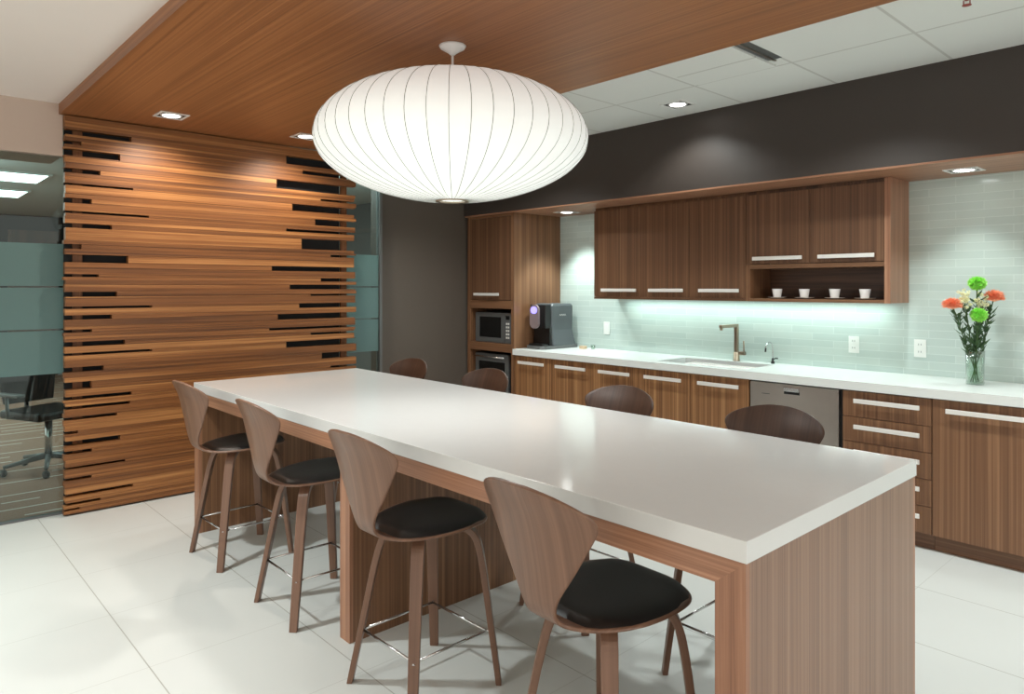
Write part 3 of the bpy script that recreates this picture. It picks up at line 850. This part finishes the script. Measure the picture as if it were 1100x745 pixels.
bm = bmesh.new(); loft(bm, [rrect(cx0 + .01, cx1 - .02, 4.625, 4.70, 1.12, .012), rrect(cx0 + .005, cx1 - .012, 4.61, 4.70, 1.2, .012), rrect(cx0 + .01, cx1 - .015, 4.62, 4.70, 1.335, .012)])
hd = part('brew_head', bm, 'black', cm)
bm = bmesh.new()
xc = (cx0 + cx1) / 2 - .02
pl_ = []
for k in range(17):
    t_ = PI * k / 16; pl_.append((xc + .058 * math.cos(t_), 1.285 + .052 * math.sin(t_)))
for k in range(17):
    t_ = PI + PI * k / 16; pl_.append((xc + .058 * math.cos(t_), 1.165 + .05 * math.sin(t_)))
prism(bm, pl_, 'y', 4.588, 4.6098); pn = sub('control_panel', bm, 'mauve', hd)
bm = bmesh.new(); prism(bm, [(xc + .042 * math.cos(2 * PI * k / 24), 1.285 + .034 * math.sin(2 * PI * k / 24)) for k in range(24)], 'y', 4.5855, 4.5879); sub('display', bm, 'violet', hd)
part('back_splash', bx(cx0 + .008, cx1 - .012, 4.672, 4.699, .956, 1.12), 'black', cm)
bm = bmesh.new(); loft(bm, [rrect(cx0 + .015, cx1 - .015, 4.585, 4.671, .9555, .02), rrect(cx0 + .02, cx1 - .02, 4.59, 4.671, .972, .02)]); part('drip_tray', bm, 'black', cm)
bm = bmesh.new(); tube(bm, [(cx1 + .0005, 4.79 + .011 * k, 1.235 + (.012 if k % 2 else -.004)) for k in range(9)], .0016, 6); part('printed_marks', bm, 'handle', cm)

# small things on the counter beside it
o = boxobj('sugar_box', (-4.395, -4.34, 4.90, 4.945, .9262, .955), 'tan'); tag(o, 'tiny tan box on the counter right of the coffee machine', 'box')
bm = bmesh.new(); lathe(bm, [(.0, .9262), (.018, .9262), (.022, .965), (.020, .965), (.016, .929), (.0, .929)], -4.27, 4.95, 18); o = obj('small_glass', bm, 'vase'); tag(o, 'tiny clear glass on the counter below the white switch', 'glass')

# ---------------------------------------------------------------- vase and flowers
vx, vy = -1.205, 4.83
vs = thing('vase', 'clear glass cylinder vase of flowers on the white worktop', 'vase', (vx, vy, .9262))
bm = bmesh.new(); lathe(bm, [(.0, .9264), (.044, .9264), (.046, .93), (.047, 1.02), (.050, 1.125), (.047, 1.125), (.044, 1.02), (.042, .938), (.0, .936)], vx, vy, 32); part('glass_body', bm, 'vase', vs)
bm = bmesh.new(); lathe(bm, [(.0, .9365), (.0415, .9385), (.0435, 1.0), (.0, 1.0)], vx, vy, 24)
def water_mat():
    m, nt, b = new_mat('vase_water'); nt.nodes.remove(b)
    tr = nt.nodes.new('ShaderNodeBsdfTransparent'); tr.inputs[0].default_value = (0.93, 0.97, 0.93, 1)
    nt.links.new(tr.outputs[0], nt.nodes['Material Output'].inputs['Surface']); return m
part('water', bm, water_mat(), vs)
rnd = random.Random(3)
def petals(bm, c, n, r, flat=1.0, width=.006, seed=1, up=0.0):
    q = random.Random(seed)
    for i in range(n):
        z = 1 - 2 * (i + .5) / n * (1.0 - up * .5); ph = i * 2.39996
        s = math.sqrt(max(0, 1 - z * z))
        d = Vector((s * math.cos(ph), s * math.sin(ph), z * flat))
        L_ = r * q.uniform(.85, 1.1)
        t = d.orthogonal().normalized(); t.rotate(Matrix.Rotation(q.uniform(0, 6.28), 3, d.normalized()))
        a = c + d * r * .25; e = c + d * L_; m_ = c + d * L_ * .75
        v = [bm.verts.new(p) for p in (a, m_ + t * width, e, m_ - t * width)]
        bm.faces.new(v)
def leaf(bm, base, d, ln, w):
    d = Vector(d).normalized(); t = d.cross(Vector((rnd.uniform(-1, 1), rnd.uniform(-1, 1), rnd.uniform(-.3, .3)))).normalized()
    n = d.cross(t) * ln * .08
    pts = [base, base + d * ln * .35 + t * w + n, base + d * ln, base + d * ln * .35 - t * w + n]
    bm.faces.new([bm.verts.new(p) for p in pts])
F_R = Vector((.6775, .7355, 0)); 
def flower(name, label, cat, head, foot, kind, leaves=14):
    head = Vector(head); foot = Vector(foot)
    t = thing(name, label, cat, tuple(foot))
    neck = Vector((vx, vy, 1.09)) + (head - Vector((vx, vy, head.z))) * .22
    pts = []
    for k in range(11):
        u = k / 10
        pts.append((foot * (1 - u) ** 2 + neck * 2 * u * (1 - u) + head * u * u) if u < 1 else head)
    # bend through the neck
    pts = [foot.lerp(neck, k / 5) for k in range(6)] + [neck.lerp(head, k / 6) + (head - neck).cross(Vector((0, 0, 1))) * 0 for k in range(1, 7)]
    bm = bmesh.new(); tube(bm, pts, .0032, 6); part('stem', bm, 'stemgreen', t)
    bm = bmesh.new()
    if kind == 'mum':
        petals(bm, head, 420, .050, .88, .006, seed=int(head.z * 1000)); lathe(bm, [(.0, head.z - .03), (.024, head.z - .022), (.034, head.z), (.024, head.z + .022), (.0, head.z + .03)], head.x, head.y, 14); part('bloom', bm, 'mumgreen', t)
    elif kind == 'pin':
        lathe(bm, [(.0, head.z - .026), (.028, head.z - .018), (.038, head.z), (.026, head.z + .018), (.0, head.z + .024)], head.x, head.y, 14); petals(bm, head, 360, .056, .82, .0045, seed=int(head.z * 999), up=.6); part('bloom', bm, 'coral', t)
    else:
        for k in range(30):
            c_ = head + Vector((rnd.gauss(0, .016), rnd.gauss(0, .016), rnd.gauss(0, .022)))
            petals(bm, c_, 16, .012, 1, .0045, seed=k)
        part('bloom', bm, 'cream', t)
    bm = bmesh.new()
    for k in range(int(leaves * 2.4)):
        u = rnd.uniform(-.05, .84) ** 1.0 if True else 0; p = neck.lerp(head, u)
        out = Vector((rnd.uniform(-1, 1), rnd.uniform(-1, 1), rnd.uniform(.5, 1.6)))
        leaf(bm, p, out, rnd.uniform(.04, .075), rnd.uniform(.0045, .009))
    part('leaves', bm, 'leaf', t)
def at(du, z, dy=0):   # offset along the picture's horizontal at the vase
    return Vector((vx, vy, z)) + F_R * du + Vector((0, 0, 0)) + Vector((-.7355, .6775, 0)) * dy
fb = .94
flower('green_chrysanthemum', 'tallest bright green chrysanthemum at the top of the bouquet', 'flower', at(.012, 1.522), at(-.012, fb), 'mum', 10)
flower('green_chrysanthemum', 'lower bright green chrysanthemum in the middle of the bouquet', 'flower', at(-.012, 1.338, -.05), at(.015, fb), 'mum', 22)
flower('coral_pincushion', 'coral orange bloom on the left side of the bouquet', 'flower', at(-.135, 1.395, 0), at(.025, fb), 'pin', 26)
flower('coral_pincushion', 'coral orange bloom on the right side of the bouquet', 'flower', at(.112, 1.44, 0), at(-.028, fb), 'pin', 30)
flower('cream_spray', 'cream filler blossoms beside the left coral bloom', 'flower', at(-.075, 1.425, -.02), at(.005, fb), 'spray', 24)
flower('cream_spray', 'cream filler blossoms between the tall green and right coral blooms', 'flower', at(.03, 1.42, -.01), at(0, fb, .02), 'spray', 26)

# ---------------------------------------------------------------- pendant
px_, py_ = -2.615, 2.03
pd = thing('pendant_lamp', 'large white saucer pendant lamp with thin ribs over the island', 'pendant lamp', (px_, py_, 1.905))
R_, zr, zt, zb = .632, 2.187, 2.475, 1.905
def prof(n):
    out = []
    for i in range(n + 1):
        u = i / n
        if u < .5:
            t_ = u / .5
            # lower bowl
            a_ = t_ * PI / 2
            r = .075 + (R_ - .075) * math.sin(a_) ** 1.22; z = zr - (zr - zb) * (math.cos(a_) ** 0.96)
        else:
            t_ = (u - .5) / .5; a_ = (1 - t_) * PI / 2
            r = .075 + (R_ - .075) * math.sin(a_) ** 1.14; z = zr + (zt - zr) * (math.cos(a_) ** 0.96)
        out.append((r, z))
    return out
NR = 46
bm = bmesh.new(); ul = uvl(bm)
P_ = prof(36); n = NR * 4; rings = []
for r, z in P_:
    ring = []
    for k in range(n):
        ph = 2 * PI * k / n
        rr = r * (1 - 0.006 * (1 - abs(math.cos(PI * k / 4)) if False else math.sin(PI * (k % 4) / 4)) * min(1, r / .3))
        ring.append(bm.verts.new((px_ + rr * math.cos(ph), py_ + rr * math.sin(ph), z)))
    rings.append(ring)
for a_, b2 in zip(rings, rings[1:]):
    for k in range(n):
        f = bm.faces.new([a_[k], a_[(k+1) % n], b2[(k+1) % n], b2[k]]); f.smooth = True
shd = part('shade', bm, 'shade', pd)
bm = bmesh.new()
for k in range(NR):
    ph = 2 * PI * k / NR
    tube(bm, [(px_ + (r + .0008) * math.cos(ph), py_ + (r + .0008) * math.sin(ph), z) for r, z in P_], .0015, 5)
o = sub('ribs', bm, 'ribwire', shd); o['label'] = 'thin grey rib wires'
bm = bmesh.new(); lathe(bm, [(.060, 1.900), (.078, 1.898), (.080, 1.906), (.062, 1.908), (.060, 1.900)], px_, py_, 40); part('bottom_ring', bm, 'nickel', pd)
bm = bmesh.new(); lathe(bm, [(.0, 1.914), (.058, 1.914)], px_, py_, 32); part('diffuser', bm, 'shade', pd)
bm = bmesh.new(); lathe(bm, [(.078, zt - .004), (.080, zt + .004), (.0, zt + .006)], px_, py_, 32); part('top_ring', bm, 'trimwhite', pd)
bm = bmesh.new(); tube(bm, [(px_, py_, zt), (px_, py_, 2.60)], .006, 10); part('stem', bm, 'trimwhite', pd)
bm = bmesh.new(); lathe(bm, [(.0, 2.585), (.012, 2.587), (.02, 2.595), (.058, 2.618), (.064, 2.6295), (.0, 2.6297)], px_, py_, 32); part('ceiling_canopy', bm, 'trimwhite', pd)

# ---------------------------------------------------------------- recessed downlights
def downlight(x, y, z, label, w=.09, cool=False, power=60, size=100, blend=.6, rot=None, col=(1, .93, .84), round_=False):
    t = thing('recessed_downlight', label, 'ceiling light', (x, y, z), 'square recessed downlights')
    bm = bmesh.new()
    i = w - .016
    for d in ((-w, w, -w, -i), (-w, w, i, w), (-w, -i, -i, i), (i, w, -i, i)):
        box(bm, x + d[0], x + d[1], y + d[2], y + d[3], z - .005, z - .0003)
    part('frame', bm, 'trimwhite', t)
    part('housing', bx(x - i, x + i, y - i, y + i, z - .002, z - .0004), 'black', t)
    bm = bmesh.new(); lathe(bm, [(.0, z - .0045), (i * .66, z - .0045), (i * .7, z - .0022), (0, z - .0021)], x, y, 28)
    bm2 = bmesh.new(); lathe(bm2, [(i * .72, z - .0022), (i * .74, z - .005), (i * .86, z - .005), (i * .9, z - .0022)], x, y, 28); part('lamp_ring', bm2, 'trimwhite', t)
    part('lamp', bm, 'lamp_cool' if cool else 'lamp_on', t)
    spot(x, y, z - .02, power, size, blend, rot, col)
def spot(x, y, z, power, size=110, blend=.7, rot=None, col=(1, .94, .86), rad=.04):
    l = bpy.data.lights.new('spot_light', 'SPOT'); l.energy = power; l.spot_size = math.radians(size); l.spot_blend = blend
    l.shadow_soft_size = rad; l.color = col
    o = bpy.data.objects.new('spot_light', l); C.objects.link(o); o.location = (x, y, z)
    if rot: o.rotation_euler = [math.radians(v) for v in rot]
    return o
WARM = (1, .90, .78); NEU = (.92, 1, 1.0); COOL = (.88, 1, .96)
downlight(-4.93, 1.49, ZW, 'square recessed downlight in the wood ceiling by the left end of the screen', power=50, size=135, rot=(0, 12, 0), col=WARM)
downlight(-4.93, 2.44, ZW, 'square recessed downlight in the wood ceiling half hidden behind the pendant', power=50, size=135, rot=(0, 12, 0), col=WARM)
downlight(-2.797, 4.13, ZC, 'square recessed downlight in the white tile ceiling near the dark soffit', power=36, size=130, col=NEU)
downlight(-1.254, 4.80, ZS, 'square recessed downlight in the soffit above the flower vase', power=15, size=90, col=COOL, cool=True)
downlight(-4.46, 4.80, ZS, 'square recessed downlight in the soffit above the coffee machine', power=60, size=90, col=COOL, cool=True)

# air vent, sprinkler
av = thing('air_vent', 'slot air diffuser panel in the white tile ceiling beside the wood ceiling', 'air vent', (-1.86, 3.5, ZC))
part('panel', bx(-2.42, -1.92, 3.03, 3.80, ZC - .012, ZC - .0005), 'tiles', av)
bm = bmesh.new(); box(bm, -1.915, -1.835, 3.03, 3.70, ZC - .003, ZC - .0005); part('slot', bm, 'grey', av)
bm = bmesh.new(); box(bm, -1.885, -1.872, 3.03, 3.715, ZC - .010, ZC - .0032); part('blade', bm, 'steel', av)
sx_, sy_ = -.90, 3.485
sk2 = thing('fire_sprinkler', 'small red ceiling sprinkler head at the top right', 'sprinkler', (sx_, sy_, ZC - .05))
bm = bmesh.new(); lathe(bm, [(.0, ZC - .008), (.03, ZC - .006), (.032, ZC - .0005)], sx_, sy_, 24); part('escutcheon', bm, 'trimwhite', sk2)
bm = bmesh.new(); tube(bm, [(sx_, sy_, ZC - .008), (sx_, sy_, ZC - .03)], .008, 10); tube(bm, [(sx_ - .012, sy_, ZC - .028), (sx_ - .012, sy_, ZC - .048)], .0025, 6); tube(bm, [(sx_ + .012, sy_, ZC - .028), (sx_ + .012, sy_, ZC - .048)], .0025, 6); part('body', bm, 'red', sk2)
bm = bmesh.new(); lathe(bm, [(.0, ZC - .052), (.018, ZC - .051), (.018, ZC - .049), (0, ZC - .048)], sx_, sy_, 16); part('deflector', bm, 'red', sk2)

# ---------------------------------------------------------------- office beyond the glass
for x0, x1, y0, y1, lab in ((-9.6, -8.85, -2.2, 1.45, 'long bright office ceiling light behind the glass, nearer one'), (-11.3, -10.5, -2.2, 1.5, 'long bright office ceiling light behind the glass, farther one')):
    t = thing('ceiling_light', lab, 'ceiling light', ((x0 + x1) / 2, (y0 + y1) / 2, 2.69))
    part('diffuser', bx(x0, x1, y0, y1, 2.685, 2.692), 'tube', t)
    part('frame', frame_bm(0, 0, 0, 0, 0, 0, 0, 0, 0, 0) if False else (lambda bm: ([box(bm, x0 - .03, x1 + .03, y0 - .03, y0 - .001, 2.68, 2.699), box(bm, x0 - .03, x1 + .03, y1 + .001, y1 + .03, 2.68, 2.699), box(bm, x0 - .03, x0 - .001, y0, y1, 2.68, 2.699), box(bm, x1 + .001, x1 + .03, y0, y1, 2.68, 2.699)], bm)[1])(bmesh.new()), 'trimwhite', t)
def office_chair(x, y, rz, label):
    t = thing('office_chair', label, 'office chair', (0, 0, 0), 'office chairs behind the glass')
    def p(name, bm, mat):
        me = bpy.data.meshes.new(name); bm.to_mesh(me); bm.free(); me.materials.append(M[mat])
        o = bpy.data.objects.new(name, me); C.objects.link(o); o.parent = t; return o
    bm = bmesh.new(); box(bm, -.24, .24, -.23, .25, .44, .51, bev=.025); p('seat', bm, 'black')
    bm = bmesh.new(); loft(bm, [rrect(-.2, .2, .22, .27, .55, .02), rrect(-.23, .23, .24, .29, .75, .02), rrect(-.2, .2, .28, .32, 1.0, .02)]); p('backrest', bm, 'black')
    for s in (-1, 1):
        bm = bmesh.new(); tube(bm, [(s * .2, .05, .45), (s * .29, .05, .47), (s * .3, .05, .64)], .014, 8); a_ = p('arm', bm, 'grey')
        bm = bmesh.new(); box(bm, s * .3 - .035, s * .3 + .035, -.13, .15, .64, .665, bev=.008); o = bpy.data.objects.new('arm_pad', bpy.data.meshes.new('arm_pad')); bm.to_mesh(o.data); bm.free(); o.data.materials.append(M['grey']); C.objects.link(o); o.parent = a_
    bm = bmesh.new(); tube(bm, [(0, 0, .1), (0, 0, .44)], .028, 12); p('column', bm, 'chrome')
    for k in range(5):
        a = 2 * PI * k / 5 + .3
        bm = bmesh.new(); tube(bm, [(0, 0, .12), (.31 * math.cos(a), .31 * math.sin(a), .075)], .024, 8, taper=[1, .6]); l_ = p('base_leg', bm, 'grey')
        bm = bmesh.new(); cx_, cy_ = .31 * math.cos(a), .31 * math.sin(a)
        tube(bm, [(cx_ - .012, cy_, .03), (cx_ + .012, cy_, .03)], .03, 14)
        o = bpy.data.objects.new('caster', bpy.data.meshes.new('caster')); bm.to_mesh(o.data); bm.free(); o.data.materials.append(M['black']); C.objects.link(o); o.parent = l_
    bm = bmesh.new(); tube(bm, [(0, .1, .44), (0, .27, .46), (0, .285, .62)], .018, 8); p('back_support', bm, 'grey')
    t.location = (x, y, -.002); t.rotation_euler = (0, 0, rz)
office_chair(-6.85, 1.12, 2.0, 'dark office chair on a star base seen through the left glass, nearest the screen')

def area(x, y, z, sx, sy, power, col=(1, 1, 1), rot=(0, 0, 0)):
    l = bpy.data.lights.new('area_light', 'AREA'); l.shape = 'RECTANGLE'; l.size = sx; l.size_y = sy; l.energy = power; l.color = col
    o = bpy.data.objects.new('area_light', l); C.objects.link(o); o.location = (x, y, z); o.rotation_euler = [math.radians(v) for v in rot]
    return o
# under cabinet strip
area(-2.85, 4.97, 1.392, 2.2, .05, 6.5, (.80, 1, .95))
# recessed lights of the open floor side and behind the viewer, plus added aisle spots to brighten base cabinets
for x, y, p in ((-3.5, .25, 210), (-2.2, -.9, 110), (.6, -2.6, 560), (.8, 1.2, 90), (.5, 3.7, 200), (-3.2, -2.6, 160), (-4.2, 3.7, 120), (-1.6, 3.75, 110)):
    spot(x, y, (ZL if y < .94 else ZC if y > 3.1 else 2.62) - .02, p, 130, .8, None, (1, .93, .84) if y == -2.6 else NEU, .06)
# pendant bulb light
spot(px_, py_, 1.885, 45, 150, .9, None, (1, .98, .95), .05)
for x, y, p in ((-8.2, .6, 9), (-10.2, .6, 8), (-7.0, 3.6, 16)):  # added points without fixtures, brighten the office ceiling and frosted bands
    l = bpy.data.lights.new('office_fill_light', 'POINT'); l.energy = p; l.shadow_soft_size = .25; l.color = (.86, 1, .97)
    o = bpy.data.objects.new('office_fill_light', l); C.objects.link(o); o.location = (x, y, 2.3)
# office fill
area(-9.2, .5, 2.66, 3, 2.5, 8, (.85, 1, .98))
area(-6.3, 3.4, 2.66, .8, 1.0, 55, (.9, 1, .98))

# ---------------------------------------------------------------- world
w = bpy.data.worlds.new('World'); S.world = w; w.use_nodes = True
w.node_tree.nodes['Background'].inputs[0].default_value = (1.0, .95, .885, 1)
w.node_tree.nodes['Background'].inputs[1].default_value = 1.15

# ---------------------------------------------------------------- camera
cd = bpy.data.cameras.new('camera'); co = bpy.data.objects.new('camera', cd); C.objects.link(co)
f = 756.1
cd.sensor_width = 36; cd.lens = f / 1100 * 36; cd.sensor_fit = 'HORIZONTAL'
cd.shift_y = -(372.5 - 308.2) / 1100
cd.clip_start = .05
co.location = (0, 0, 1.5)
head = math.radians(180 - 42.65)
co.rotation_euler = (PI / 2, 0, head - PI / 2)
S.camera = co
S.view_settings.view_transform = 'Standard'
S.view_settings.look = 'None'
S.view_settings.exposure = 0.0
S.cycles.use_denoising = True
S.cycles.max_bounces = 8
S.cycles.transparent_max_bounces = 12
S.cycles.caustics_reflective = False
S.cycles.caustics_refractive = False
S.cycles.sample_clamp_indirect = 6
